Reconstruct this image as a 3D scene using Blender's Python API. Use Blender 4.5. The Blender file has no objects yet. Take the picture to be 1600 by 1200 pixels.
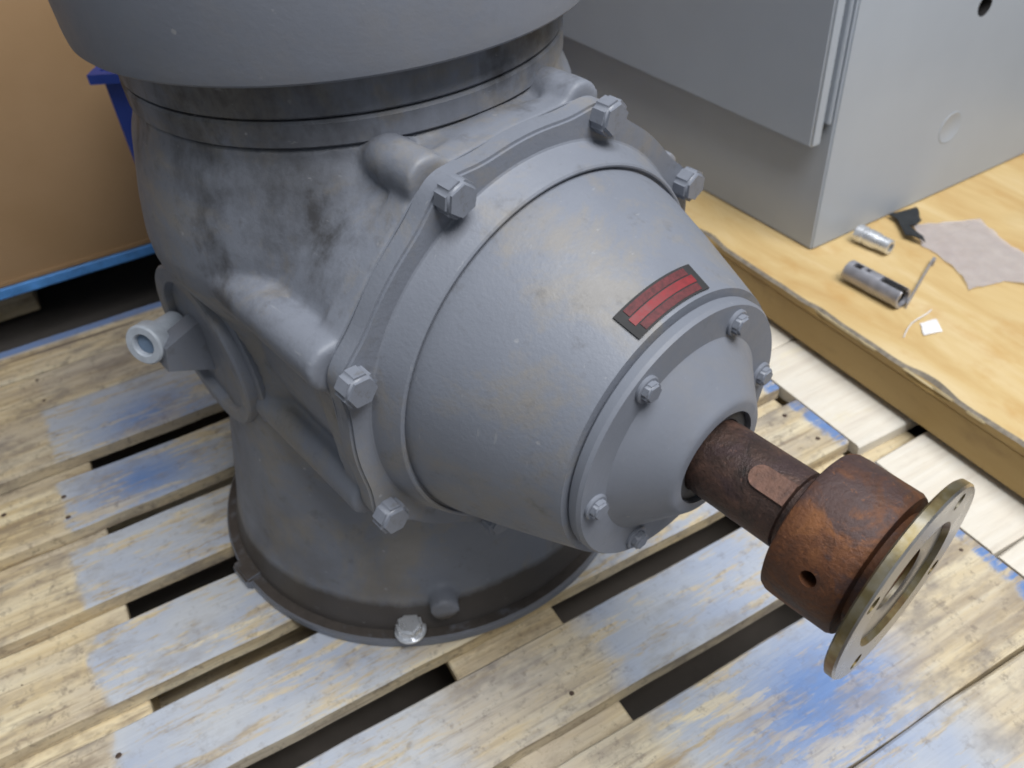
import bpy, bmesh, math, random
from mathutils import Matrix, Vector, noise
random.seed(7)
SC = bpy.context.scene
COL = SC.collection
PI = math.pi
R = math.radians

# ------------------------------------------------------------------ camera
cam = bpy.data.objects.new('camera', bpy.data.cameras.new('camera'))
COL.objects.link(cam); SC.camera = cam
Rr = Vector((0.86914164, -0.49058851, -0.06257578))
Rd = Vector((-0.36178243, -0.54441484, -0.7567866))
Rf = Vector((0.33720363, 0.68039356, -0.65065991))
mw = Matrix((Rr, -Rd, -Rf)).transposed().to_4x4()
mw.translation = (0, 0, .85)
cam.matrix_world = mw
cam.data.sensor_width = 36
cam.data.lens = 36*1327.256/1600
cam.data.clip_start = .02
cam.data.clip_end = 60
cam.data.dof.use_dof = True
cam.data.dof.focus_distance = .62
cam.data.dof.aperture_fstop = 8.0
# ------------------------------------------------------------------ light
world = bpy.data.worlds.new('World'); SC.world = world; world.use_nodes = True
bg = world.node_tree.nodes['Background']
bg.inputs[0].default_value = (.86, .93, 1.0, 1); bg.inputs[1].default_value = .28
def area(name, loc, target, size, power, color):
    l = bpy.data.lights.new(name, 'AREA'); l.shape = 'RECTANGLE'; l.size, l.size_y = size
    l.energy = power; l.color = color
    o = bpy.data.objects.new(name, l); COL.objects.link(o)
    o.location = loc
    o.rotation_euler = (Vector(target)-Vector(loc)).to_track_quat('-Z', 'Y').to_euler()
    return o
area('ceiling_lamp', (.9, -1.0, 2.9), (.5, .7, .1), (1.9, .7), 70, (1, .985, .965))
area('ceiling_lamp', (.65, -.2, 3.2), (.45, .6, 0), (2.0, 1.0), 66, (.95, .975, 1))
SC.view_settings.view_transform = 'Standard'; SC.view_settings.look = 'None'
SC.view_settings.exposure = 0.0; SC.view_settings.gamma = 1
SC.render.engine = 'CYCLES'
SC.cycles.use_denoising = True
SC.cycles.max_bounces = 4; SC.cycles.diffuse_bounces = 3; SC.cycles.glossy_bounces = 2; SC.cycles.use_adaptive_sampling = True; SC.cycles.adaptive_threshold = .03
SC.cycles.filter_width = 1.8

# ------------------------------------------------------------------ materials
class G:
    def __init__(s, name):
        s.m = bpy.data.materials.new(name); s.m.use_nodes = True
        s.t = s.m.node_tree; s.b = s.t.nodes['Principled BSDF']
    def n(s, typ, props=None, **inp):
        nd = s.t.nodes.new('ShaderNode'+typ)
        for k, v in (props or {}).items(): setattr(nd, k, v)
        for k, v in inp.items(): s.set(nd, k, v)
        return nd
    def set(s, nd, k, v):
        key = int(k[1:]) if (k[0] == '_' and k[1:].isdigit()) else k.replace('_', ' ')
        i = nd.inputs[key]
        if hasattr(v, 'bl_idname') and v.bl_idname.startswith('ShaderNode'): v = v.outputs[0]
        if isinstance(v, bpy.types.NodeSocket): s.t.links.new(v, i)
        else:
            if isinstance(v, tuple) and len(v) == 3 and i.type == 'RGBA': v = v+(1,)
            i.default_value = v
    def coord(s): return s.n('TexCoord').outputs['Object']
    def mapping(s, v, scale, loc=(0, 0, 0)): return s.n('Mapping', None, Vector=v, Scale=scale, Location=loc).outputs[0]
    def noise(s, v, scale, detail=5., rough=.6, w=None, dist=0.):
        nd = s.n('TexNoise', {'noise_dimensions': '4D' if w is not None else '3D'}, Vector=v, Scale=scale, Detail=detail, Roughness=rough, Distortion=dist)
        if w is not None: s.set(nd, 'W', w)
        return nd.outputs[0]
    def ramp(s, f, *stops):
        nd = s.n('ValToRGB', None, Fac=f); e = nd.color_ramp.elements
        while len(e) < len(stops): e.new(.5)
        for el, (p, c) in zip(e, stops):
            el.position = p
            if not isinstance(c, tuple): c = (c, c, c)
            el.color = c+(1,)
        return nd.outputs[0]
    def mix(s, f, a, b, blend='MIX'):
        nd = s.n('Mix', {'data_type': 'RGBA', 'blend_type': blend})
        for i, v in ((0, f), (6, a), (7, b)):
            sk = nd.inputs[i]
            if hasattr(v, 'is_output'): s.t.links.new(v, sk)
            else: sk.default_value = v if i == 0 else (v+(1,) if len(v) == 3 else v)
        return nd.outputs[2]
    def math(s, op, a, b=0., clamp=False):
        nd = s.n('Math', {'operation': op, 'use_clamp': clamp}, _0=a, _1=b); return nd.outputs[0]
    def maprange(s, v, a, b, c=0., d=1.):
        return s.n('MapRange', None, Value=v, _1=a, _2=b, _3=c, _4=d).outputs[0]
    def sep(s, v):
        nd = s.n('SeparateXYZ', None, Vector=v); return nd.outputs
    def bump(s, h, strength, dist=.002):
        nd = s.n('Bump', None, Height=h, Strength=strength, Distance=dist)
        s.t.links.new(nd.outputs[0], s.b.inputs['Normal'])
    def done(s, col=None, rough=None, metal=None, spec=None):
        if col is not None: s.set(s.b, 'Base Color', col)
        if rough is not None: s.set(s.b, 'Roughness', rough)
        if metal is not None: s.set(s.b, 'Metallic', metal)
        if spec is not None: s.set(s.b, 'Specular IOR Level', spec)
        return s.m
M = {}
def plain(name, col, rough=.5, metal=0., var=.12, scale=30, bump=0.):
    g = G(name); v = g.coord(); f = g.noise(v, scale, 6)
    lo = tuple(c*(1-var) for c in col); hi = tuple(min(1, c*(1+var)) for c in col)
    c = g.ramp(f, (.3, lo), (.7, hi))
    if bump: g.bump(f, bump)
    r = g.maprange(f, .3, .7, max(.02, rough-.08), min(1, rough+.08))
    M[name] = g.done(c, r, metal); return M[name]

PAINT = (.178, .193, .231)
def grey_paint(name, grime=1.0, neck=False):
    g = G(name); v = g.coord()
    f1 = g.noise(v, 5, 6); f2 = g.noise(v, 38, 5, .7); f3 = g.noise(v, 260, 3)
    c = g.mix(g.ramp(f1, (.35, 0.), (.65, 1.)), tuple(x*.93 for x in PAINT), tuple(x*1.08 for x in PAINT))
    # dusty brown patches
    d = g.noise(v, 9, 7, .72, dist=.4)
    dm = g.ramp(d, (.49, 0.), (.62, .52*min(1, grime)))
    c = g.mix(dm, c, (.255, .22, .165))
    # dark oily specks
    k = g.ramp(f2, (.58, 0.), (.72, .4*grime))
    c = g.mix(k, c, (.075, .07, .065))
    if neck:
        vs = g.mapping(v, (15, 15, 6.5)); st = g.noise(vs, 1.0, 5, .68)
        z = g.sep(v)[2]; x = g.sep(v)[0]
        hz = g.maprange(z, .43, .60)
        th = g.math('SUBTRACT', .78, g.math('MULTIPLY', hz, .29))  # smudges thicken upward: real grime plus painted shade beneath the motor
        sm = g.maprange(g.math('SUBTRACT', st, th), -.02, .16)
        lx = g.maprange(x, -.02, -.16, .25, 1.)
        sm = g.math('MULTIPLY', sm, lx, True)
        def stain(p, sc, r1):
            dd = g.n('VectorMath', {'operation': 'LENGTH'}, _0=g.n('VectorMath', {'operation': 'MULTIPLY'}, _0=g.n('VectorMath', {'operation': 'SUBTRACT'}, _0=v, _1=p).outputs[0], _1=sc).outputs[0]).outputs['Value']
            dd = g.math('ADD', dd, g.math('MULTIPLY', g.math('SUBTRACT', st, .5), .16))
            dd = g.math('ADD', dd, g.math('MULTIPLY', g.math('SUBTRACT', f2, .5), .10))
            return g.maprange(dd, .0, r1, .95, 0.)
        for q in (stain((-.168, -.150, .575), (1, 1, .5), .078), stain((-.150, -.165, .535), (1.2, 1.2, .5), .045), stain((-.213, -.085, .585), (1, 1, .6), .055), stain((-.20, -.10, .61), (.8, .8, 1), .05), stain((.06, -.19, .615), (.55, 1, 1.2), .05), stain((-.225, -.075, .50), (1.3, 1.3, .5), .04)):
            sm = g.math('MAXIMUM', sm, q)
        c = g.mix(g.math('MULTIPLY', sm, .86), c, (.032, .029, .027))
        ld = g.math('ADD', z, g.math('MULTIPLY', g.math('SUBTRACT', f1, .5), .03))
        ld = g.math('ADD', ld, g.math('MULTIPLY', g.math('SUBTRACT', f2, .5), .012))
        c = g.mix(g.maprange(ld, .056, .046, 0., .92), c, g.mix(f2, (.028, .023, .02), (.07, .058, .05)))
        # oil low on the casting sides
        od = g.noise(g.mapping(v, (7, 7, 10)), 1., 6, .6)
        lo = g.maprange(z, .32, .10)
        lo = g.math('MULTIPLY', lo, g.maprange(x, -.10, -.17))
        om = g.math('MULTIPLY', g.ramp(od, (.38, 0.), (.60, 1.)), lo, True)
        c = g.mix(g.math('MULTIPLY', om, .38), c, (.075, .062, .05))
    ch = g.n('TexVoronoi', {'feature': 'F1'}, Vector=v, Scale=34., Randomness=1.).outputs['Distance']
    ch = g.math('ADD', ch, g.math('MULTIPLY', g.math('SUBTRACT', f3, .5), .12))
    c = g.mix(g.math('MULTIPLY', g.ramp(ch, (.04, .8), (.075, 0.)), g.ramp(f1, (.48, 0.), (.56, 1.))), c, (.36, .36, .37))
    sc = g.noise(g.mapping(v, (130, 16, 240), (3, 1, 2)), 1., 3, .5)
    c = g.mix(g.ramp(sc, (.70, 0.), (.76, .35)), c, (.33, .34, .36))
    g.bump(g.math('ADD', f3, g.math('MULTIPLY', f2, .8)), .22 if grime > .5 else .1, .0014)
    r = g.ramp(f2, (.3, .44), (.7, .60))
    M[name] = g.done(c, r, 0., .45); return M[name]
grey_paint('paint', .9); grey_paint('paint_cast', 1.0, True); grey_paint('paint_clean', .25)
def base_mat():
    g = G('paint_base'); v = g.coord(); f = g.noise(v, 16, 7, .7); f2 = g.noise(v, 90, 4)
    nz = g.sep(g.n('NewGeometry').outputs['Normal'])[2]
    up = g.maprange(nz, .5, .8)
    m = g.math('MULTIPLY', up, g.ramp(f, (.28, .25), (.46, 1.)))
    c = g.mix(m, PAINT, g.mix(f2, (.028, .023, .02), (.075, .062, .054)))
    g.bump(f2, .5, .002); M['paint_base'] = g.done(c, g.mix(m, (.45,)*3, (.55,)*3))
base_mat()
def bolt_mat():
    g = G('bolt_paint'); v = g.coord(); f = g.noise(v, 90, 5, .7)
    c = g.ramp(f, (.28, (.13, .13, .135)), (.42, tuple(x*.97 for x in PAINT)), (.75, tuple(x*1.08 for x in PAINT)))
    g.bump(f, .2); M['bolt_paint'] = g.done(c, .42)
bolt_mat()
def rust(name, base, dark, light, metal=.35, rough=.55):
    g = G(name); v = g.coord(); f = g.noise(v, 30, 8, .72, dist=.5); f2 = g.noise(v, 240, 4, .7); f3 = g.noise(v, 17, 5, .6, dist=.8)
    c = g.ramp(f, (.32, dark), (.49, base), (.66, light))
    c = g.mix(g.ramp(f3, (.50, 0.), (.58, .9)), c, (.058, .036, .036))
    c = g.mix(g.ramp(f2, (.55, 0.), (.70, .65)), c, tuple(x*.35 for x in base))
    c = g.mix(g.ramp(f2, (.28, .5), (.40, 0.)), c, tuple(min(1, x*1.5) for x in light))
    g.bump(g.math('ADD', f2, f), .55, .002)
    M[name] = g.done(c, g.ramp(f, (.3, rough-.08), (.7, rough+.14)), metal)
rust('rust_shaft', (.070, .042, .034), (.026, .02, .018), (.13, .07, .052), .4, .48)
rust('rust_hub', (.115, .043, .018), (.05, .026, .018), (.19, .075, .026), .2, .58)
rust('rust_key', (.15, .078, .055), (.09, .045, .034), (.20, .105, .08), .1, .65)
def zinc():
    g = G('yellow_zinc'); v = g.coord(); f = g.noise(v, 26, 6, .6); f2 = g.noise(v, 120, 3)
    c = g.ramp(f, (.35, (.15, .09, .045)), (.5, (.23, .185, .09)), (.66, (.33, .305, .25)))
    M['yellow_zinc'] = g.done(c, g.ramp(f2, (.3, .28), (.7, .45)), .85)
zinc()
plain('bright_steel', (.50, .48, .46), .3, .95, .22, 40)
plain('zinc_bolt', (.74, .76, .80), .30, .75, .1, 60)
plain('steel_tube', (.40, .40, .44), .38, .6, .15, 60)
plain('nail_rust', (.09, .06, .045), .6, .4, .4, 200)
plain('broken_ply', (.22, .19, .15), .8, 0, .35, 90, .4)
plain('dark', (.012, .011, .011), .7)
plain('seal_rubber', (.05, .05, .055), .6)
plain('black_rubber', (.02, .023, .026), .65, 0, .2, 60, .2)
plain('pipe_cap', (.42, .46, .52), .5, 0., .15, 60)
plain('pipe_blue', (.14, .20, .29), .5, 0., .2, 60)
plain('label_dark', (.022, .022, .024), .75, 0, .2, 80)
plain('label_red', (.19, .013, .018), .6, 0, .22, 160)
def labeldull():
    g = G('label_maroon'); v = g.mapping(g.coord(), (260, 60, 260)); f = g.noise(v, 1., 5, .7)
    M['label_maroon'] = g.done(g.ramp(f, (.35, (.06, .012, .015)), (.65, (.13, .022, .026))), .7)
labeldull()
def cab_mat():
    g = G('cabinet_paint'); v = g.coord(); f = g.noise(v, 6, 5); f2 = g.noise(v, 340, 2)
    c = g.ramp(f, (.3, (.355, .392, .452)), (.7, (.38, .42, .482)))
    g.bump(f2, .08, .001); M['cabinet_paint'] = g.done(c, .42)
cab_mat()
def card():
    g = G('cardboard'); v = g.coord(); f = g.noise(v, 5, 6); fl = g.noise(g.mapping(v, (4, 4, 160)), 1., 3)
    c = g.ramp(f, (.3, (.365, .228, .118)), (.7, (.42, .268, .148)))
    c = g.mix(g.math('MULTIPLY', fl, .25), c, (.36, .24, .13))
    g.bump(fl, .12, .001); M['cardboard'] = g.done(c, .85, 0, .2)
card()
plain('blue_plastic', (.016, .045, .26), .42, 0, .12, 20)
plain('blue_wood', (.11, .34, .80), .6, 0, .3, 25, .3)
plain('tape_clear', (.50, .44, .38), .2)
plain('white_chip', (.80, .79, .80), .7)
plain('splinter', (.52, .42, .24), .7)
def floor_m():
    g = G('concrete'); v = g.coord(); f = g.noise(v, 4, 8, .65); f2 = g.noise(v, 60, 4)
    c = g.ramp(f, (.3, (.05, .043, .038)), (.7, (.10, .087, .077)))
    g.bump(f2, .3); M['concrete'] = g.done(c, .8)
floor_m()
def bag():
    g = G('bag_film'); v = g.coord(); f = g.noise(v, 40, 5)
    c = g.ramp(f, (.3, (.58, .55, .60)), (.7, (.70, .68, .72)))
    g.set(g.b, 'Transmission Weight', .0); g.set(g.b, 'Alpha', .36)
    g.bump(g.noise(v, 70, 4), .5, .003); M['bag_film'] = g.done(c, .28)
bag()

def wood(name, painted=True, strength=1.0, raw=None, calm=False):
    g = G(name); v = g.coord()
    rnd = g.math('MULTIPLY', g.n('ObjectInfo').outputs['Random'], 37.)
    x, y, z = g.sep(v)[0:3]
    gr = g.noise(g.mapping(v, (3.0, 55, 55)), 1., 5, .62, w=rnd, dist=.35)
    fine = g.noise(g.mapping(v, (9, 210, 210)), 1., 3, .6, w=rnd)
    blot = g.noise(g.mapping(v, (5, 11, 11)), 1., 5, .6, w=rnd)
    a, b, c3 = raw or ((.30, .215, .115), (.63, .505, .30), (.80, .71, .50))
    c = g.ramp(gr, (.30, a), (.48, b), (.68, c3))
    c = g.mix(g.ramp(blot, (.44, 0.), (.62, .12 if calm else .62)), c, (.47, .42, .36))
    c = g.mix(g.ramp(fine, (.56, 0.), (.70, .10 if calm else .7)), c, (.22, .16, .105))
    mot = g.noise(g.mapping(v, (14, 38, 38)), 1., 5, .72, w=g.math('ADD', rnd, 14.))
    c = g.mix(g.ramp(mot, (.50, 0.), (.66, .12 if calm else .72)), c, (.25, .195, .14))
    c = g.mix(g.ramp(mot, (.30, .45), (.42, 0.)), c, (.74, .66, .48))
    tone = g.math('MULTIPLY', g.n('ObjectInfo').outputs['Random'], .06 if calm else .34)
    c = g.mix(tone, c, (.43, .38, .32))
    # knots
    vo = g.n('TexVoronoi', {'voronoi_dimensions': '4D', 'feature': 'F1'}, Vector=g.mapping(v, (5.5, 10.5, 10.5)), W=rnd, Scale=1., Randomness=1.)
    kn = g.ramp(g.math('ADD', vo.outputs['Distance'], g.math('MULTIPLY', g.math('SUBTRACT', gr, .5), .12)), (.05, .95), (.11, .6), (.17, 0.))
    if not calm: c = g.mix(kn, c, (.15, .085, .05))
    if not calm:
        grit = g.noise(v, 75, 4, .78, w=rnd)
        c = g.mix(g.ramp(grit, (.55, 0.), (.66, .48)), c, (.17, .13, .095))
        bigd = g.noise(g.mapping(v, (9, 16, 16)), 1., 4, .75, w=g.math('ADD', rnd, 30.))
        c = g.mix(g.ramp(bigd, (.55, 0.), (.68, .5)), c, (.20, .155, .115))
    # cracks
    cr = g.noise(g.mapping(v, (2.2, 75, 75)), 1., 3, .5, w=g.math('ADD', rnd, 9.))
    if not calm: c = g.mix(g.ramp(cr, (.27, .8), (.33, 0.)), c, (.10, .075, .055))
    if painted:
        wob = g.noise(v, 22, 4, w=rnd)
        xx = g.math('ADD', x, g.math('MULTIPLY', g.math('SUBTRACT', wob, .5), .05))
        t = g.maprange(xx, -.35, .80)
        T = lambda q: (q+.35)/1.15
        mask = g.ramp(t, (T(-.208), 0.), (T(-.200), 1.), (T(.085), .92), (T(.14), .22), (T(.285), .12), (T(.32), 1.), (T(.54), .95), (T(.60), .12), (T(.745), .08), (T(.752), 1.))
        wear = g.noise(g.mapping(v, (13, 85, 85)), 1., 4, .78, w=g.math('ADD', rnd, 3.))
        wl = g.noise(g.mapping(v, (6, 15, 15)), 1., 3, .5, w=g.math('ADD', rnd, 21.))
        wm = g.ramp(g.math('ADD', g.math('MULTIPLY', wear, .7), g.math('MULTIPLY', wl, .3)), (.43, .06), (.50, .96))
        nz = g.sep(g.n('NewGeometry').outputs['Normal'])[2]
        top = g.maprange(nz, .3, .8, .10, 1.)
        pm = g.math('MULTIPLY', g.math('MULTIPLY', mask, wm), g.math('MULTIPLY', top, strength), True)
        hue = g.noise(g.mapping(v, (7, 12, 12)), 1., 4, .55, w=g.math('ADD', rnd, 6.))
        # the thick spray spots
        geo = g.n('NewGeometry').outputs['Position']
        def spot(p, r0, r1):
            dd = g.n('VectorMath', {'operation': 'DISTANCE'}, _0=g.n('VectorMath', {'operation': 'MULTIPLY'}, _0=geo, _1=(.75, 1.1, 0)).outputs[0], _1=(p[0]*.75, p[1]*1.1, 0)).outputs['Value']
            dd = g.math('ADD', dd, g.math('MULTIPLY', g.math('SUBTRACT', wear, .5), .10))
            return g.maprange(dd, r0, r1, 1., 0.)
        sp = g.math('MAXIMUM', spot((.47, .265), .03, .125), g.math('MAXIMUM', spot((-.06, 1.135), .01, .10), spot((-.10, 1.0), .01, .10)))
        endp = g.ramp(t, (T(.744), 0.), (T(.752), 1.))
        hf = g.math('MAXIMUM', g.ramp(hue, (.42, .02), (.68, .36)), g.math('MAXIMUM', sp, endp))
        pc = g.mix(hf, (.47, .495, .535), (.13, .24, .50))
        py = g.sep(geo)[1]
        pm = g.math('MULTIPLY', pm, g.maprange(py, 1.235, 1.25, 1., .10))
        far = g.maprange(py, 1.420, 1.430)
        hf = g.math('MAXIMUM', hf, far); pc = g.mix(hf, (.47, .495, .535), (.13, .24, .50))
        pm = g.math('MAXIMUM', pm, g.math('MAXIMUM', g.math('MULTIPLY', g.math('MULTIPLY', g.math('MULTIPLY', sp, top), g.math('ADD', g.math('MULTIPLY', wm, .55), .45)), .88), g.math('MULTIPLY', far, .9)))
        c = g.mix(pm, c, pc)
        c = g.mix(g.ramp(grit, (.54, 0.), (.68, .30)), c, (.19, .16, .135))
        c = g.mix(g.ramp(bigd, (.52, 0.), (.66, .45)), c, (.27, .245, .22))
    h = g.math('ADD', g.math('MULTIPLY', gr, 1.), g.math('MULTIPLY', fine, .5))
    g.bump(h, .45, .003)
    M[name] = g.done(c, .78, 0., .25)
wood('pallet_wood', True)
wood('raw_wood', False)
wood('white_wood', False, raw=((.66, .60, .52), (.76, .71, .62), (.80, .77, .70)), calm=True)
def ply(name, dark=False):
    g = G(name); v = g.coord()
    wv = g.noise(g.mapping(v, (14, 3.2, 14)), 1., 6, .6, dist=.7)
    fine = g.noise(g.mapping(v, (120, 8, 120)), 1., 4)
    big = g.noise(v, 3, 4)
    if dark: c = g.ramp(wv, (.3, (.33, .215, .075)), (.7, (.40, .275, .11)))
    else: c = g.ramp(wv, (.32, (.55, .36, .15)), (.5, (.64, .47, .225)), (.68, (.71, .56, .32)))
    c = g.mix(g.math('MULTIPLY', fine, .25), c, (.42, .27, .11))
    c = g.mix(g.ramp(big, (.5, 0.), (.68, .4)), c, (.50, .41, .25))
    bl = g.noise(g.mapping(v, (16, 9, 16)), 1., 5, .65)
    c = g.mix(g.ramp(bl, (.54, 0.), (.70, .55)), c, (.52, .30, .10) if not dark else (.24, .15, .06))
    g.bump(fine, .15, .001); M[name] = g.done(c, .6, 0, .35)
ply('plywood'); ply('plywood_edge', True)

# ------------------------------------------------------------------ mesh helpers
def smooth(me, ang=32):
    for p in me.polygons: p.use_smooth = True
    me.set_sharp_from_angle(angle=R(ang))
def obj(name, me, mat, parent=None, mx=None):
    if isinstance(me, bmesh.types.BMesh):
        bm = me; bmesh.ops.recalc_face_normals(bm, faces=bm.faces)
        me = bpy.data.meshes.new(name); bm.to_mesh(me); bm.free()
    o = bpy.data.objects.new(name, me); COL.objects.link(o)
    if mat is not None and not me.materials: me.materials.append(M[mat] if isinstance(mat, str) else mat)
    if parent: o.parent = parent
    if mx is not None: o.matrix_local = mx
    return o
def tag(o, label=None, cat=None, group=None, kind=None):
    if label: o['label'] = label
    if cat: o['category'] = cat
    if group: o['group'] = group
    if kind: o['kind'] = kind
    return o
def empty(name, loc=(0, 0, 0), rz=0.):
    o = bpy.data.objects.new(name, None); COL.objects.link(o)
    o.location = loc; o.rotation_euler = (0, 0, rz); o.empty_display_size = .05
    return o
def lathe(prof, seg=96, bm=None, mx=None):
    """closed solid of revolution about z; prof = [(r,z)...]"""
    bm = bm or bmesh.new(); rings = []
    mx = mx or Matrix()
    for r, z in prof:
        if r < 1e-6: rings.append([bm.verts.new(mx @ Vector((0, 0, z)))])
        else: rings.append([bm.verts.new(mx @ Vector((r*math.cos(2*PI*i/seg), r*math.sin(2*PI*i/seg), z))) for i in range(seg)])
    for a, b in zip(rings, rings[1:]):
        for i in range(seg):
            j = (i+1) % seg
            if len(a) == 1 and len(b) == 1: continue
            if len(a) == 1: bm.faces.new((a[0], b[i], b[j]))
            elif len(b) == 1: bm.faces.new((a[i], b[0], a[j]))
            else: bm.faces.new((a[i], b[i], b[j], a[j]))
    return bm
def lathe_o(name, prof, mat, parent=None, mx=None, seg=96, ang=32):
    bm = lathe(prof, seg); bmesh.ops.remove_doubles(bm, verts=bm.verts, dist=1e-6)
    o = obj(name, bm, mat, parent, mx); smooth(o.data, ang); return o
def box(bm, lo, hi, mx=None):
    mx = mx or Matrix(); vs = []
    for x in (lo[0], hi[0]):
        for y in (lo[1], hi[1]):
            for z in (lo[2], hi[2]): vs.append(bm.verts.new(mx @ Vector((x, y, z))))
    for f in ((0, 1, 3, 2), (4, 6, 7, 5), (0, 4, 5, 1), (2, 3, 7, 6), (0, 2, 6, 4), (1, 5, 7, 3)):
        bm.faces.new([vs[i] for i in f])
    return vs
def box_o(name, lo, hi, mat, parent=None, bev=.002, seg=1, mx=None, jitter=0.):
    bm = bmesh.new(); box(bm, lo, hi)
    if jitter:
        for v in bm.verts: v.co += Vector((random.uniform(-1, 1), random.uniform(-1, 1), random.uniform(-.3, .3)))*jitter
    bmesh.ops.recalc_face_normals(bm, faces=bm.faces)
    if bev: bmesh.ops.bevel(bm, geom=bm.edges[:], offset=bev, segments=seg, affect='EDGES', clamp_overlap=True)
    o = obj(name, bm, mat, parent, mx); smooth(o.data, 40) if seg > 1 else None
    return o
def prism(bm, pts, z0, z1, mx=None, cap=True):
    mx = mx or Matrix()
    a = [bm.verts.new(mx @ Vector((x, y, z0))) for x, y in pts]; b = [bm.verts.new(mx @ Vector((x, y, z1))) for x, y in pts]
    n = len(pts)
    for i in range(n): bm.faces.new((a[i], a[(i+1) % n], b[(i+1) % n], b[i]))
    bm.faces.new(a[::-1]); bm.faces.new(b)
    return a, b
def axis_mx(p, d, up=(0, 0, 1)):
    d = Vector(d).normalized(); x = Vector(up).cross(d)
    if x.length < 1e-4: x = Vector((1, 0, 0))
    x.normalize(); y = d.cross(x)
    m = Matrix((x, y, d)).transposed().to_4x4(); m.translation = p
    return m
def evaluated(o):
    dg = bpy.context.evaluated_depsgraph_get()
    me = bpy.data.meshes.new_from_object(o.evaluated_get(dg))
    old = o.data; o.modifiers.clear(); o.data = me
    return o

# ------------------------------------------------------------------ setting
FZ = -.150
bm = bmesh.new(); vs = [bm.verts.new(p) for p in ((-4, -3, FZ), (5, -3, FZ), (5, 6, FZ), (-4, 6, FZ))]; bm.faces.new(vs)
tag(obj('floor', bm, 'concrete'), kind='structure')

# ------------------------------------------------------------------ blue-marked pallet under the reducer
pal = empty('wood_pallet', (.22, .75, FZ))
tag(pal, 'worn wooden pallet with faded blue paint under the grey gear reducer', 'pallet')
off = -Vector((.22, .75, FZ))
def P(lo, hi): return (Vector(lo)), (Vector(hi))
def plank(name, lo, hi, mat, parent, origin, n=22, rag=.0026, bev=.0028):
    """a board along x with slightly uneven edges; object origin kept at world x=0"""
    bm = bmesh.new(); rows = []
    cy, cz = (lo[1]+hi[1])/2, (lo[2]+hi[2])/2
    sd = random.random()*50
    for i in range(n+1):
        x = lo[0]+(hi[0]-lo[0])*i/n
        e = lambda k: noise.noise(Vector((x*9, sd+k*7.3, 0)))*rag+noise.noise(Vector((x*31, sd+k*3.3, 4)))*rag*.6
        wz = noise.noise(Vector((x*2.5, sd, 9)))*.0012
        y0, y1, z0, z1 = lo[1]+e(0)-cy, hi[1]+e(1)-cy, lo[2]-cz, hi[2]-cz+wz
        b = bev
        ring = [(y0, z0), (y1, z0), (y1, z1-b), (y1-b, z1), (y0+b*1.2, z1), (y0, z1-b)]
        rows.append([bm.verts.new((x, yy, zz)) for yy, zz in ring])
    for a, c in zip(rows, rows[1:]):
        for k in range(6): bm.faces.new((a[k], a[(k+1) % 6], c[(k+1) % 6], c[k]))
    bm.faces.new(rows[0]); bm.faces.new(rows[-1][::-1])
    return obj(name, bm, mat, parent, Matrix.Translation(Vector((0, cy, cz))-origin))
X0, X1, TH = -.331, .768, .021
_nb = lathe([(0, .0012), (.0030, .0010), (.0036, .0004), (.0036, -.003), (0, -.003)], 10)
nail_me = bpy.data.meshes.new('nail'); _nb.to_mesh(nail_me); _nb.free(); nail_me.materials.append(M['nail_rust'])
decks = [(1.351, 1.449), (1.2475, 1.3475), (1.106, 1.2435), (.956, 1.062), (.812, .922), (.662, .768), (.526, .630), (.384, .4885), (.2015, .351), (.060, .1985)]
for y0, y1 in decks:
    db = plank('deck_board', (X0+random.uniform(-.003, .003), y0, -TH+random.uniform(-.001, .001)), (X1+random.uniform(-.003, .003), y1, 0), 'pallet_wood', pal, Vector(pal.location))
    for xn in (-.275, -.205, .185, .255, .665, .735):
        for fy in (.25, .75):
            if random.random() < .25: continue
            obj('nail', nail_me, None, db, Matrix.Translation((xn+random.uniform(-.012, .012), (fy-.5)*(y1-y0)+random.uniform(-.01, .01), TH/2-.0008)))
for x0, x1 in ((-.329, -.163), (.150, .290), (.622, .766)):
    box_o('stringer_board', (x0, .06, -TH-.0225), (x1, 1.449, -TH-.0015), 'raw_wood', pal, .002, mx=Matrix.Translation(off), jitter=.001)
    for yc in (.13, .755, 1.38):
        box_o('block', (x0+.008, yc-.065, FZ+.020), (x1-.008, yc+.065, -TH-.024), 'raw_wood', pal, .003, mx=Matrix.Translation(off))
for y0, y1 in ((.06, .20), (.445, .555), (.665, .765), (1.06, 1.16), (1.31, 1.449)):
    box_o('bottom_board', (X0, y0, FZ+.001), (X1, y1, FZ+.019), 'raw_wood', pal, .002, mx=Matrix.Translation(off), jitter=.001)

# ------------------------------------------------------------------ pale pallet under the plywood base
wp = empty('pale_pallet', (1.2, .75, FZ))
tag(wp, 'pale unpainted wooden pallet butted against the blue-marked one, under the plywood base', 'pallet')
for y0, y1 in ((.10, .2965), (.300, .486), (.513, .74), (.7425, .97), (1.0, 1.14), (1.17, 1.35)):
    plank('deck_board', (.777+random.uniform(-.002, .002), y0, -.026), (1.75, y1, -.006), 'white_wood', wp, Vector(wp.location), rag=.003)
for x0, x1 in ((.785, .88), (1.22, 1.32), (1.64, 1.74)):
    box_o('stringer_board', (x0, .10, FZ+.001), (x1, 1.35, -.0275), 'raw_wood', wp, .003, mx=Matrix.Translation(-Vector(wp.location)))

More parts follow.
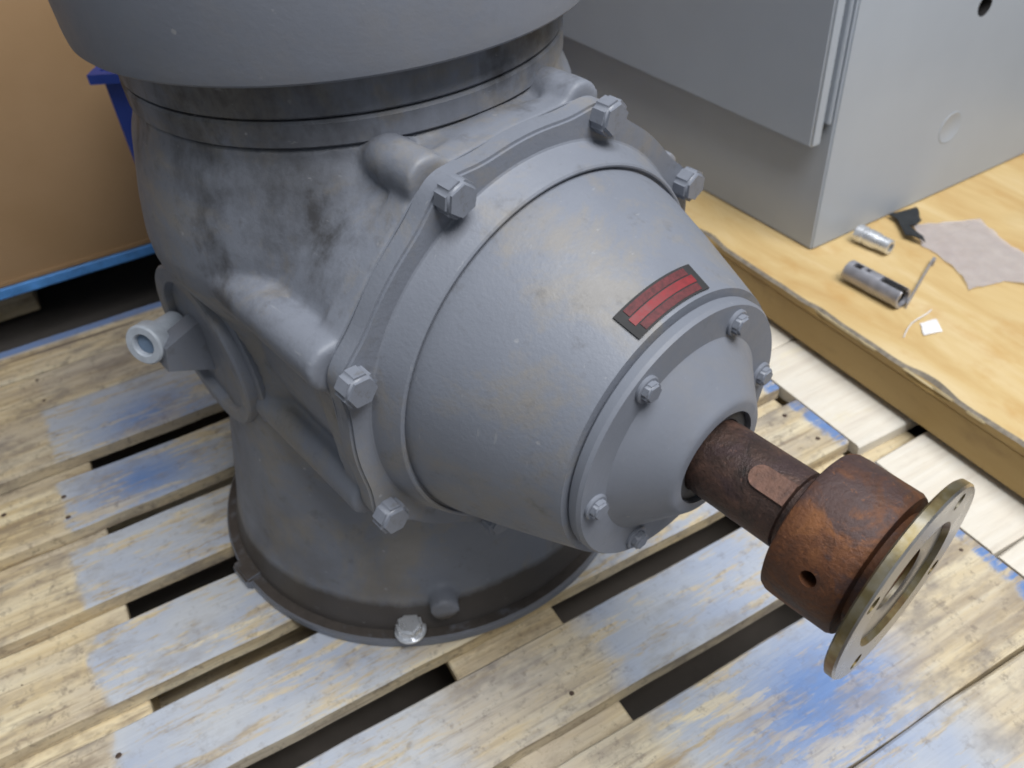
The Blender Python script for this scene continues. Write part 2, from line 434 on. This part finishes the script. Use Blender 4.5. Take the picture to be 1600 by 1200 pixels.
# ------------------------------------------------------------------ plywood base with broken edge
pb = empty('plywood_base', (1.25, .85, -.0055))
tag(pb, 'thick plywood base with splintered yellow edge carrying the grey cabinet', 'base')
ZT = .080
def ply_top():
    bm = bmesh.new(); n = 150; rows = []
    for i in range(n+1):
        y = .12+1.48*i/n
        e = noise.noise(Vector((y*7, 1.3, 0)))*.006+noise.noise(Vector((y*26, 5.3, 0)))*.004
        chip = max(0, noise.noise(Vector((y*11, 8.1, 2)))-.10)*.016
        xt = .864+max(-.002, e)*.6+chip
        zt = ZT
        zb = ZT-.014
        rows.append([bm.verts.new((1.70, y, zb)), bm.verts.new((1.70, y, zt)), bm.verts.new((xt+.006, y, zt)), bm.verts.new((xt, y, zt-.003-chip*.25)), bm.verts.new((.8635+chip*.35+e*.2, y, zb+.003)), bm.verts.new((.8645, y, zb))])
    for a, c in zip(rows, rows[1:]):
        for k in range(6): bm.faces.new((a[k], a[(k+1) % 6], c[(k+1) % 6], c[k]))
    bm.faces.new(rows[0]); bm.faces.new(rows[-1][::-1])
    return bm
to = obj('top_sheet', ply_top(), 'plywood', pb, Matrix.Translation(-Vector(pb.location)))
to.data.materials.append(M['plywood_edge']); to.data.materials.append(M['broken_ply'])
for p in to.data.polygons:
    if p.normal.x < -.25: p.material_index = 2 if p.center.z > ZT-.007 else 1
box_o('side_panel', (.8655, .121, .006), (.884, 1.598, ZT-.0145), 'plywood_edge', pb, .002, mx=Matrix.Translation(-Vector(pb.location)))
box_o('side_panel', (.886, .121, .006), (1.69, .139, ZT-.0145), 'plywood_edge', pb, .002, mx=Matrix.Translation(-Vector(pb.location)))
for xr in (.93, 1.30, 1.60): box_o('skid_runner', (xr, .15, -.0055), (xr+.06, 1.58, ZT-.0145), 'raw_wood', pb, .002, mx=Matrix.Translation(-Vector(pb.location)))
def splinter(y, l, x=.866, h=.004, tilt=.2):
    bm = bmesh.new(); pts = [(0, -l/2), (h*.6, -l*.1), (h*.4, l/2), (-h*.3, l*.15)]
    prism(bm, pts, -.0015, .0015)
    mx = Matrix.Translation(Vector((x, y, ZT-.004))-Vector(pb.location)) @ Matrix.Rotation(tilt, 4, 'Y') @ Matrix.Rotation(random.uniform(-.12, .12), 4, 'Z')
    obj('splinter', bm, 'splinter', pb, mx)
for y, l in ((.68, .05), (.655, .07), (.60, .05), (.52, .06), (.475, .045), (.57, .035), (.74, .04), (.43, .04)): splinter(y, l, .8645+random.uniform(-.001, .002), random.uniform(.003, .006), random.uniform(.2, 1.0))

# ------------------------------------------------------------------ electrical cabinet
cb = empty('electrical_cabinet', (.972, .824, ZT), R(2.3))
tag(cb, 'light grey steel electrical cabinet standing on the plywood base, door at left', 'cabinet')
CW, CD, CH = .56, .80, .95
bm = bmesh.new(); box(bm, (0, 0, .0005), (CW, CD, CH))
bmesh.ops.recalc_face_normals(bm, faces=bm.faces); bmesh.ops.bevel(bm, geom=bm.edges[:], offset=.003, segments=3, affect='EDGES')
body = obj('body', bm, 'cabinet_paint', cb); smooth(body.data)
# knock-out hole and pressed disc on the near face
cut = obj('cutter', lathe([(0, -.05), (.016, -.05), (.016, .05), (0, .05)], 32), 'dark'); cut.matrix_world = cb.matrix_basis @ Matrix.Translation((.292, 0, .322)) @ Matrix.Rotation(PI/2, 4, 'X')
bpy.context.view_layer.update()
md = body.modifiers.new('b', 'BOOLEAN'); md.operation = 'DIFFERENCE'; md.object = cut; md.solver = 'EXACT'
bpy.context.view_layer.update(); evaluated(body); bpy.data.objects.remove(cut)
if not body.data.materials: body.data.materials.append(M['cabinet_paint'])
body.data.materials.append(M['dark'])
for p in body.data.polygons:
    c = p.center
    if .005 < c.y < .2 and abs(c.x-.292) < .02 and abs(c.z-.322) < .02: p.material_index = 1
lathe_o('knockout', [(0, .0006), (.0235, .0004), (.0245, .0008), (.0262, .0008), (.027, -.001), (0, -.001)], 'cabinet_paint', cb, Matrix.Translation((.292, 0, .128)) @ Matrix.Rotation(PI/2, 4, 'X'), 48)
box_o('gasket', (-.007, .035, .195), (-.0015, CD-.03, CH-.03), 'dark', cb, 0)
box_o('door', (-.030, .012, .182), (-.0085, CD-.012, CH-.012), 'cabinet_paint', cb, .0035, 3)
box_o('door_lip', (-.0072, .006, .215), (-.0012, .026, CH-.012), 'cabinet_paint', cb, .0015, 2)

# ------------------------------------------------------------------ blue pallet and carton behind
bp_ = empty('blue_pallet', (-.1, 2.1, FZ)); tag(bp_, 'bright blue pallet edge beneath the brown cardboard box', 'pallet')
bo = Matrix.Translation(-Vector(bp_.location))
for y0, y1 in ((1.667, 1.80), (1.87, 1.98), (2.05, 2.16), (2.24, 2.35), (2.45, 2.6)):
    box_o('deck_board', (-.9, y0, -.024), (.55, y1, -.001), 'blue_wood', bp_, .003, mx=bo)
for x0, x1 in ((-.89, -.76), (.40, .54)):
    box_o('block', (x0, 1.69, FZ+.001), (x1, 2.58, -.025), 'blue_wood', bp_, .003, mx=bo)
for y0 in (2.05, 2.44): box_o('bottom_board', (-.9, y0, FZ+.001), (.55, y0+.14, FZ+.020), 'raw_wood', bp_, .003, mx=bo)
for yb in (1.80, 2.1, 2.5): box_o('block', (-.30, yb-.02, FZ+.021), (-.20, yb+.08, -.025), 'raw_wood', bp_, .003, mx=bo)
cbx = empty('cardboard_box', (-.15, 2.05, 0)); tag(cbx, 'large plain brown cardboard box at the left behind the reducer', 'box')
bo = Matrix.Translation(-Vector(cbx.location))
bx = box_o('carton', (-.85, 1.672, .001), (.52, 2.5, .95), 'cardboard', cbx, .006, 3, mx=bo)
box_o('bottom_flap', (-.84, 1.6675, .002), (.51, 1.671, .010), 'cardboard', cbx, 0, mx=bo)
bm = bmesh.new(); prism(bm, [(-.02, 0), (.012, -.012), (.016, .02), (.0, .055), (-.02, .06)], 0, .0006)
obj('tape_scrap', bm, 'tape_clear', cbx, bo @ Matrix.Translation((-.262, 1.6712, .445)) @ Matrix.Rotation(PI/2, 4, 'X'))

# blue tote standing on the pallet behind the reducer
tb = empty('blue_bin', (.062, 1.42, .0), R(-30)); tag(tb, 'dark blue plastic bin with rolled rim, between the box and the reducer', 'bin')
def ring_walls(bm, o_, i_, z0, z1, zi, bottom):
    V = lambda pts, z: [bm.verts.new((x, y, z)) for x, y in pts]
    a, b, c, d = V(o_, z0), V(o_, z1), V(i_, z1), V(i_, zi)
    for p, q in ((a, b), (b, c), (c, d)):
        for k in range(4): bm.faces.new((p[k], p[(k+1) % 4], q[(k+1) % 4], q[k]))
    if bottom: bm.faces.new(a[::-1]); bm.faces.new(d)
    else:
        for k in range(4): bm.faces.new((d[k], d[(k+1) % 4], a[(k+1) % 4], a[k]))
def rect(x0, x1, y0, y1): return [(x0, y0), (x1, y0), (x1, y1), (x0, y1)]
bm = bmesh.new(); ring_walls(bm, rect(0, .30, 0, .17), rect(.004, .296, .004, .166), .001, .414, .012, True)
obj('tub', bm, 'blue_plastic', tb)
bm = bmesh.new(); ring_walls(bm, rect(-.015, .315, -.015, .185), rect(-.0005, .3005, -.0005, .1705), .402, .4165, .402, False)
obj('rim', bm, 'blue_plastic', tb)

# ------------------------------------------------------------------ gear reducer
gr = empty('gear_reducer', (.2479, .7856, .0), R(12.395))
tag(gr, 'large grey right-angle gear reducer with rusty output shaft, bolted cone and motor above', 'gear reducer')
pt = R(2.687); c_, s_ = math.cos(pt), math.sin(pt)
SH = Matrix(((1, 0, 0, .0009), (0, -s_, -c_, 0), (0, c_, -s_, .3802), (0, 0, 0, 1)))
def sh(s=0, r=0, a=0):
    return SH @ Matrix.Translation((r*math.cos(R(a)), r*math.sin(R(a)), s))
BA = [25+45*k for k in range(8)]; BR = .2085
def scallop(rb, ear, n=360, br=BR):
    pts = []
    for i in range(n):
        t = 2*PI*i/n; r = rb
        for a in BA:
            da = abs((math.degrees(t)-a+180) % 360-180)
            dd = br*math.sin(R(da))
            if da < 60 and dd < ear:
                r = max(r, br*math.cos(R(da))+math.sqrt(ear*ear-dd*dd))
        pts.append(r)
    for _ in range(max(4, n//9)): pts = [(pts[i-1]+2*pts[i]+pts[(i+1) % n])/4 for i in range(n)]
    return [(r*math.cos(2*PI*i/n), r*math.sin(2*PI*i/n)) for i, r in enumerate(pts)]
# --- cast housing: overlapping solids fused by a voxel remesh
def housing():
    bm = bmesh.new()
    lathe([(0, .008), (.256, .008), (.2535, .022), (.2485, .038), (.2445, .055), (.239, .08), (.231, .12), (.221, .17), (.211, .22), (.206, .28), (.204, .35), (.205, .392), (.215, .412), (.2255, .437), (.2255, .457), (.2205, .489), (.2075, .546), (.1985, .566), (.1985, .5735), (0, .5735)], 72, bm)
    lathe([(0, -.20), (.12, -.19), (.165, -.14), (.188, -.06), (.193, .10), (.194, .215), (0, .215)], 72, bm, SH)
    up = [(.2035*math.cos(R(a)), .2035*math.sin(R(a))) for a in range(14, 165, 3)]
    prism(bm, up+[(-.12, .02), (.12, .02)], -.02, .2, SH)
    prism(bm, scallop(.2025, .0175, 180), .200, .2265, SH)
    for a, r0, s0 in ((115, .0205, .168), (70, .0200, .180), (25, .020, .12), (160, .0225, .045), (-155, .0195, .02), (-110, .02, .15), (-20, .02, .05), (-65, .02, .15)):
        m = sh(0, BR, a)
        lathe([(0, s0-.03), (r0*.6, s0-.022), (r0*.95, s0), (r0, s0+.02), (r0, .2262), (0, .2262)], 28, bm, m)
    # side opening flange on the left
    mside = axis_mx((-.10, .040, .325), (-1, 0, 0))
    lathe([(0, 0), (.088, 0), (.088, .066), (.099, .074), (.099, .091), (0, .091)], 56, bm, mside)
    # raised pads low on the left, gusset and drain lug
    a = R(-121.6); lathe([(0, .17), (.016, .17), (.016, .266), (0, .266)], 20, bm, axis_mx((0, 0, .058), (math.cos(a), math.sin(a), .0)))
    return bm
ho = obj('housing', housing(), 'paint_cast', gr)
md = ho.modifiers.new('r', 'REMESH'); md.mode = 'VOXEL'; md.voxel_size = .0036; md.use_smooth_shade = True
md = ho.modifiers.new('s', 'SMOOTH'); md.factor = .5; md.iterations = 3
bpy.context.view_layer.update(); evaluated(ho)
if not ho.data.materials: ho.data.materials.append(M['paint_cast'])
for p in ho.data.polygons: p.use_smooth = True
# --- base flange
lathe_o('base_flange', [(0, .0005), (.2655, .0005), (.268, .003), (.268, .0125), (.266, .015), (.21, .0155), (0, .0155)], 'paint_base', gr, None, 128)
box_o('foot_lug', (-.274, .000, .001), (-.245, .040, .0185), 'paint_base', gr, .003, 2)
# --- hex bolts (shared mesh data)
def hexbolt(r, h, washer, mat, flange=True):
    bm = bmesh.new()
    if washer: lathe([(0, 0), (washer, 0), (washer, .0022), (washer-.001, .003), (0, .003)], 32, bm)
    z = .0028 if washer else 0.
    p = [(r*math.cos(PI/3*i), r*math.sin(PI/3*i)) for i in range(6)]
    a, b = prism(bm, p, z, z+h)
    bmesh.ops.recalc_face_normals(bm, faces=bm.faces)
    be = [e for e in bm.edges if e.verts[0] in b and e.verts[1] in b] + [e for e in bm.edges if (e.verts[0] in b) != (e.verts[1] in b) and (e.verts[0] in a or e.verts[1] in a)]
    bmesh.ops.bevel(bm, geom=be, offset=r*.2, segments=3, affect='EDGES')
    me = bpy.data.meshes.new('hex_bolt'); bmesh.ops.recalc_face_normals(bm, faces=bm.faces); bm.to_mesh(me); bm.free(); me.materials.append(M[mat]); smooth(me, 35)
    return me
# --- bearing plate and cone
def plate():
    bm = bmesh.new(); prism(bm, scallop(.2062, .0172, 360), .2275, .2485)
    bmesh.ops.recalc_face_normals(bm, faces=bm.faces)
    e = [x for x in bm.edges if abs(x.verts[0].co.z-x.verts[1].co.z) < 1e-6]
    bmesh.ops.bevel(bm, geom=e, offset=.0025, segments=2, affect='EDGES'); return bm
pl = obj('bearing_plate', plate(), 'paint', gr, SH); smooth(pl.data, 40)
gk = bmesh.new(); prism(gk, scallop(.2042, .0168, 180), .2262, .2278); obj('gasket', gk, 'bolt_paint', gr, SH)
lathe_o('carrier_cone', [(0, .2486), (.1890, .2486), (.1872, .2494), (.1862, .2512), (.1785, .2722), (.1774, .2745), (.1757, .2757), (.1742, .2754), (.1732, .2722), (.1714, .2718), (.1705, .2770), (.1680, .288), (.1515, .335), (.1335, .382), (.1250, .4035), (0, .4035)], 'paint', gr, SH, 128, 28)
bolt_big = hexbolt(.0168, .0165, 0, 'bolt_paint')
bolt_mid = hexbolt(.0092, .0062, .0112, 'bolt_paint')
for k, a in enumerate(BA):
    o = obj('hex_bolt', bolt_big, None, gr, sh(.2486, BR, a) @ Matrix.Rotation(random.uniform(0, 1), 4, 'Z'))
# --- bearing cap
cap = lathe_o('bearing_cap', [(0, .4038), (.1165, .4038), (.1192, .4062), (.1192, .4135), (.1170, .4165), (.0905, .4172), (.0870, .4195), (.0560, .4480), (.0530, .4505), (.0500, .4515), (.0430, .4515), (.0430, .4440), (.0360, .4440), (.0360, .4400), (0, .4400)], 'paint_clean', gr, SH, 128, 28)
for k in range(6):
    o = obj('cap_bolt', bolt_mid, None, cap, Matrix.Translation((.1025*math.cos(R(2+60*k)), .1025*math.sin(R(2+60*k)), .4168)))
lathe_o('seal_ring', [(.0332, .4405), (.0428, .4405), (.0428, .4462), (.0395, .4475), (.0332, .4468), (.0332, .4405)], 'seal_rubber', cap, None, 64)
# --- label plate on the cone
def cone_patch(s0, s1, a0, a1, lift, n=16, m=2):
    bm = bmesh.new(); g = []
    def rad(s): return .1335+(s-.382)*(.1250-.1335)/(.4035-.382) if s > .382 else .1515+(s-.335)*(.1335-.1515)/(.382-.335)
    for L in (lift, lift-.0012):
        rows = []
        for i in range(n+1):
            a = R(a0+(a1-a0)*i/n)
            rows.append([bm.verts.new(((rad(s)+L)*math.cos(a), (rad(s)+L)*math.sin(a), s+L*.45)) for s in [s0+(s1-s0)*j/m for j in range(m+1)]])
        g.append(rows)
    for rows in g:
        for a, b in zip(rows, rows[1:]):
            for j in range(m): bm.faces.new((a[j], a[j+1], b[j+1], b[j]))
    t, u = g
    for i in range(n):
        for j in (0, m): bm.faces.new((t[i][j], t[i+1][j], u[i+1][j], u[i][j]))
    for j in range(m):
        for i in (0, n): bm.faces.new((t[i][j], t[i][j+1], u[i][j+1], u[i][j]))
    return bm
npz = obj('name_plate', cone_patch(.3775, .4005, 76.5, 111.5, .0016), 'label_dark', gr, SH)
tag(npz, 'dark-edged red label plate, its print worn illegible')
obj('red_band', cone_patch(.3862, .3925, 79.5, 109.0, .0021), 'label_red', npz)
obj('red_band', cone_patch(.3793, .3852, 80.5, 108.0, .0021), 'label_maroon', npz)
obj('red_band', cone_patch(.3935, .3992, 80.0, 107.5, .0021), 'label_maroon', npz)
# --- shaft, key, coupling
shaft = lathe_o('output_shaft', [(0, .4402), (.0322, .4402), (.0325, .452), (.0330, .4535), (.0330, .5240), (.0300, .5250), (.0300, .5348), (0, .5348)], 'rust_shaft', gr, SH, 64)
bm = bmesh.new(); pts = []
L_, W_ = .017, .0095
for i in range(9): a = PI/2+PI*i/8; pts.append((-L_+W_*math.cos(a)+W_, W_*math.sin(a)))
pts += [(L_, -W_), (L_, W_)]
prism(bm, pts, -.004, .0022); bmesh.ops.recalc_face_normals(bm, faces=bm.faces)
ka = R(118); kd = Vector((math.cos(ka), math.sin(ka), 0))
km = Matrix((Vector((0, 0, 1)), kd.cross(Vector((0, 0, 1))), kd)).transposed().to_4x4(); km.translation = kd*.0322+Vector((0, 0, .507))
obj('shaft_key', bm, 'rust_key', shaft, km)
hub = lathe_o('coupling_hub', [(0, .5350), (.0540, .5350), (.0580, .5368), (.0597, .5405), (.0600, .548), (.0592, .589), (.0575, .5925), (.046, .5935), (.046, .6032), (0, .6032)], 'rust_hub', gr, SH, 96, 28)
def drill(o, places, r, depth=.03, seg=24):
    """cut round holes: places = local matrices whose z axis runs along the hole"""
    for m in places:
        ct = obj('cutter', lathe([(0, -depth), (r, -depth), (r, depth), (0, depth)], seg), 'dark')
        ct.matrix_world = gr.matrix_basis @ SH @ m
        bpy.context.view_layer.update()
        md = o.modifiers.new('b', 'BOOLEAN'); md.operation = 'DIFFERENCE'; md.object = ct; md.solver = 'EXACT'
        bpy.context.view_layer.update(); evaluated(o); bpy.data.objects.remove(ct)
    smooth(o.data, 30)
ha = R(163.3)
drill(hub, [axis_mx((.062*math.cos(ha), .062*math.sin(ha), .5689), (math.cos(ha), math.sin(ha), 0))], .0062, .022)
disc = lathe_o('coupling_disc', [(.026, .6035), (.0795, .6035), (.0815, .605), (.0815, .6110), (.0800, .6125), (.052, .6125), (.0495, .6085), (.030, .608), (.026, .6065), (.026, .6035)], 'yellow_zinc', gr, SH, 96, 28)
drill(disc, [Matrix.Translation((.0685*math.cos(R(a)), .0685*math.sin(R(a)), .608)) for a in (58, 148, 238, 328)], .0068, .02)
disc.data.materials.append(M['bright_steel'])
for p in disc.data.polygons:
    if p.normal.z > .6: p.material_index = 1
# --- neck rings and motor
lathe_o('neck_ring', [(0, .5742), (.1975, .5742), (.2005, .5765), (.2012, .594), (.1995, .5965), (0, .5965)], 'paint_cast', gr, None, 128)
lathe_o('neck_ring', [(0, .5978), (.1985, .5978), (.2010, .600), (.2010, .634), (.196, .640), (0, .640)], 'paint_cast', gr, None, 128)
lathe_o('motor_shell', [(0, .6405), (.205, .6405), (.2205, .6330), (.2262, .6330), (.2285, .6352), (.2300, .645), (.2320, .70), (.2320, 1.02), (.222, 1.06), (.18, 1.085), (0, 1.09)], 'paint_clean', gr, None, 160)
# --- base bolts
zb = hexbolt(.0165, .0130, .0180, 'zinc_bolt')
zb_grey = zb.copy(); zb_grey.materials[0] = M['bolt_paint']
for a in (-131.1, 120, 60, 5, -60):
    o = obj('base_bolt', zb if a < -100 else zb_grey, None, gr, Matrix.Translation((.2585*math.cos(R(a)), .2585*math.sin(R(a)), .0200)) @ Matrix.Rotation(R(a+20), 4, 'Z'))
# --- side cover with ribbed rim and pipe port
sm = axis_mx((-.1916, .040, .325), (-1, 0, 0)) @ Matrix.Scale(.905, 4)
sc_ = lathe_o('side_cover', [(0, 0), (.108, 0), (.1105, .002), (.1105, .010), (.1065, .012), (.1025, .0125), (.1015, .022), (.099, .0245), (.084, .0245), (.082, .023), (.080, .014), (.05, .013), (0, .013)], 'paint', gr, sm, 96)
for v_ in sc_.data.vertices:
    if v_.co.xy.length > .1005 and v_.index % 2: v_.co.xy *= .982
for a in (R(-28), R(122)): obj('cover_bolt', bolt_mid, None, sc_, Matrix.Translation((.1105*math.cos(a), .1105*math.sin(a), .0045)))
pd = Vector((-.80, -.50, .22)).normalized()
pc = Vector((-.2585, .077, .333))
pm = axis_mx(pc, pd)
port = lathe_o('pipe_port', [(0, -.055), (.016, -.055), (.016, -.020), (.0212, -.018), (.022, -.016), (.022, -.002), (.0203, 0), (.0130, 0), (.0117, -.002), (.0117, -.012), (0, -.012)], 'pipe_cap', gr, pm, 40)
lathe_o('plug', [(0, -.0118), (.0115, -.0118), (.0110, -.006), (0, -.005)], 'pipe_blue', port, None, 32)
bm = bmesh.new()
prism(bm, [(0, 0), (.066, -.034), (.066, .045), (.006, .026)], -.012, .012)
obj('gusset', bm, 'paint', gr, Matrix.Translation((-.250, .066, .306)) @ Matrix.Rotation(PI/2, 4, 'X'))

# ------------------------------------------------------------------ loose parts on the plywood
def rod_thing(name, p0, p1, prof, mat, label, cat):
    p0, p1 = Vector(p0), Vector(p1); L = (p1-p0).length
    e = empty(name, p0); tag(e, label, cat)
    return e, axis_mx((0, 0, 0), p1-p0), L
e, m, L = rod_thing('steel_socket', (1.0542, .8060, ZT+.0150), (1.0610, .7440, ZT+.0150), None, '', 'short bright steel socket lying against the foot of the cabinet', 'socket')
lathe_o('barrel', [(.009, 0), (.0138, 0), (.0146, .001), (.0146, .014), (.0128, .0155), (.0128, .0185), (.0142, .020), (.0134, L*.62), (.0122, L*.66), (.0120, L-.001), (.0108, L), (.007, L), (.007, L*.4), (.009, L*.35), (.009, 0)], 'zinc_bolt', e, m, 40)
e, m, L = rod_thing('slotted_tube', (.9586, .7340, ZT+.0170), (.9655, .6350, ZT+.0170), None, '', 'grey steel tube with dark slots lying near the plywood edge', 'tube')
tube = lathe_o('sleeve', [(.0118, 0), (.0160, 0), (.0166, .001), (.0166, L-.001), (.0160, L), (.0118, L), (.0118, 0)], 'steel_tube', e, m, 40)
def slot(z0, z1, ang, wdt):
    bm = bmesh.new(); box(bm, (-wdt, .0, z0), (wdt, .03, z1))
    ct = obj('cutter', bm, 'dark'); bpy.context.view_layer.update()
    ct.matrix_world = tube.matrix_world @ Matrix.Rotation(ang, 4, 'Z'); bpy.context.view_layer.update()
    md = tube.modifiers.new('b', 'BOOLEAN'); md.operation = 'DIFFERENCE'; md.object = ct; md.solver = 'EXACT'
    bpy.context.view_layer.update(); evaluated(tube); bpy.data.objects.remove(ct)
slot(.010, .024, R(6), .0050); slot(.031, .038, R(2), .0035); slot(L-.040, L+.01, R(4), .0065)
smooth(tube.data, 30)
lathe_o('slot_shade', [(0, .004), (.0117, .004), (.0117, L-.006), (0, L-.006)], 'dark', e, m, 24)  # near-black core added to paint the shade inside the hollow tube
# flat strip standing on edge beside the tube
p0, p1 = Vector((1.100, .6925, ZT)), Vector((.9700, .6300, ZT)); L = (p1-p0).length
bm = bmesh.new(); box(bm, (0, -.0011, .0006), (L, .0011, .010)); box(bm, (0, .0011, .0006), (.012, .004, .010))
o = obj('metal_strip', bm, 'steel_tube'); o.location = p0; o.rotation_euler = (0, 0, math.atan2(p1.y-p0.y, p1.x-p0.x))
tag(o, 'thin bright metal strip lying on edge between the slotted tube and the plastic film', 'metal strip')
def sheet(name, pts, z, mat, label, cat, amp=.004, div=3, thick=.0006, seed=0.):
    bm = bmesh.new(); vs = [bm.verts.new((x, y, 0)) for x, y in pts]; bm.faces.new(vs)
    bmesh.ops.triangulate(bm, faces=bm.faces)
    for _ in range(div): bmesh.ops.subdivide_edges(bm, edges=bm.edges[:], cuts=1, use_grid_fill=True)
    for v in bm.verts:
        v.co.z = abs(noise.noise(Vector((v.co.x*28, v.co.y*28, seed))))*amp+abs(noise.noise(Vector((v.co.x*75, v.co.y*75, seed+3))))*amp*.4
        v.co.x += noise.noise(Vector((v.co.x*60, v.co.y*60, 7)))*.003; v.co.y += noise.noise(Vector((v.co.x*60, v.co.y*60, 11)))*.003
    r = bmesh.ops.extrude_face_region(bm, geom=bm.faces[:])
    for v in r['geom']:
        if isinstance(v, bmesh.types.BMVert): v.co.z += thick
    cx = sum(p[0] for p in pts)/len(pts); cy = sum(p[1] for p in pts)/len(pts)
    bmesh.ops.translate(bm, verts=bm.verts, vec=(-cx, -cy, 0))
    o = obj(name, bm, mat); o.location = (cx, cy, z); smooth(o.data, 50); tag(o, label, cat); return o
sheet('plastic_film', [(1.1621, .7867), (1.2607, .7341), (1.235, .665), (1.225, .57), (1.175, .545), (1.1425, .5956), (1.0799, .6078), (1.1035, .644), (1.1235, .7086), (1.1226, .7329)], ZT+.001, 'bag_film', 'crumpled pale lavender plastic film lying flat on the plywood', 'plastic film', .006)
sheet('rubber_scrap', [(1.1495, .8250), (1.2028, .8156), (1.172, .7795), (1.1451, .7784), (1.1266, .73), (1.1151, .7624), (1.1444, .8045)], ZT+.0065, 'black_rubber', 'small torn black rubber scrap beside the cabinet foot', 'rubber scrap', .008, 2, .002, 5.)
sheet('paper_chip', [(.9577, .594), (.982, .5867), (.9675, .5634), (.9397, .5695)], ZT+.0007, 'white_chip', 'tiny white paper chip lying alone on the plywood', 'paper chip', .002, 2)

# pale scratch beside the chip, stood in for by a thin added tube
tp = [Vector((.9136+.0836*t, .5836+.0272*t+.004*math.sin(t*5), ZT+.0012+.003*math.sin(t*PI))) for t in [i/10 for i in range(11)]]
bm = bmesh.new(); rings = []
for i, p in enumerate(tp):
    dd = (tp[min(i+1, 10)]-tp[max(i-1, 0)]).normalized(); n1 = Vector((0, 0, 1)).cross(dd).normalized(); n2 = dd.cross(n1)
    rings.append([bm.verts.new(p-tp[0]+(n1*math.cos(k*PI/3)+n2*math.sin(k*PI/3))*.0010) for k in range(6)])
for a, b in zip(rings, rings[1:]):
    for k in range(6): bm.faces.new((a[k], a[(k+1) % 6], b[(k+1) % 6], b[k]))
bm.faces.new(rings[0]); bm.faces.new(rings[-1][::-1])
o = obj('scratch_line', bm, 'white_chip'); o.location = tp[0]; smooth(o.data, 60)
tag(o, 'thin pale scratch beside the white paper chip, built as a raised strand', 'scratch_line')
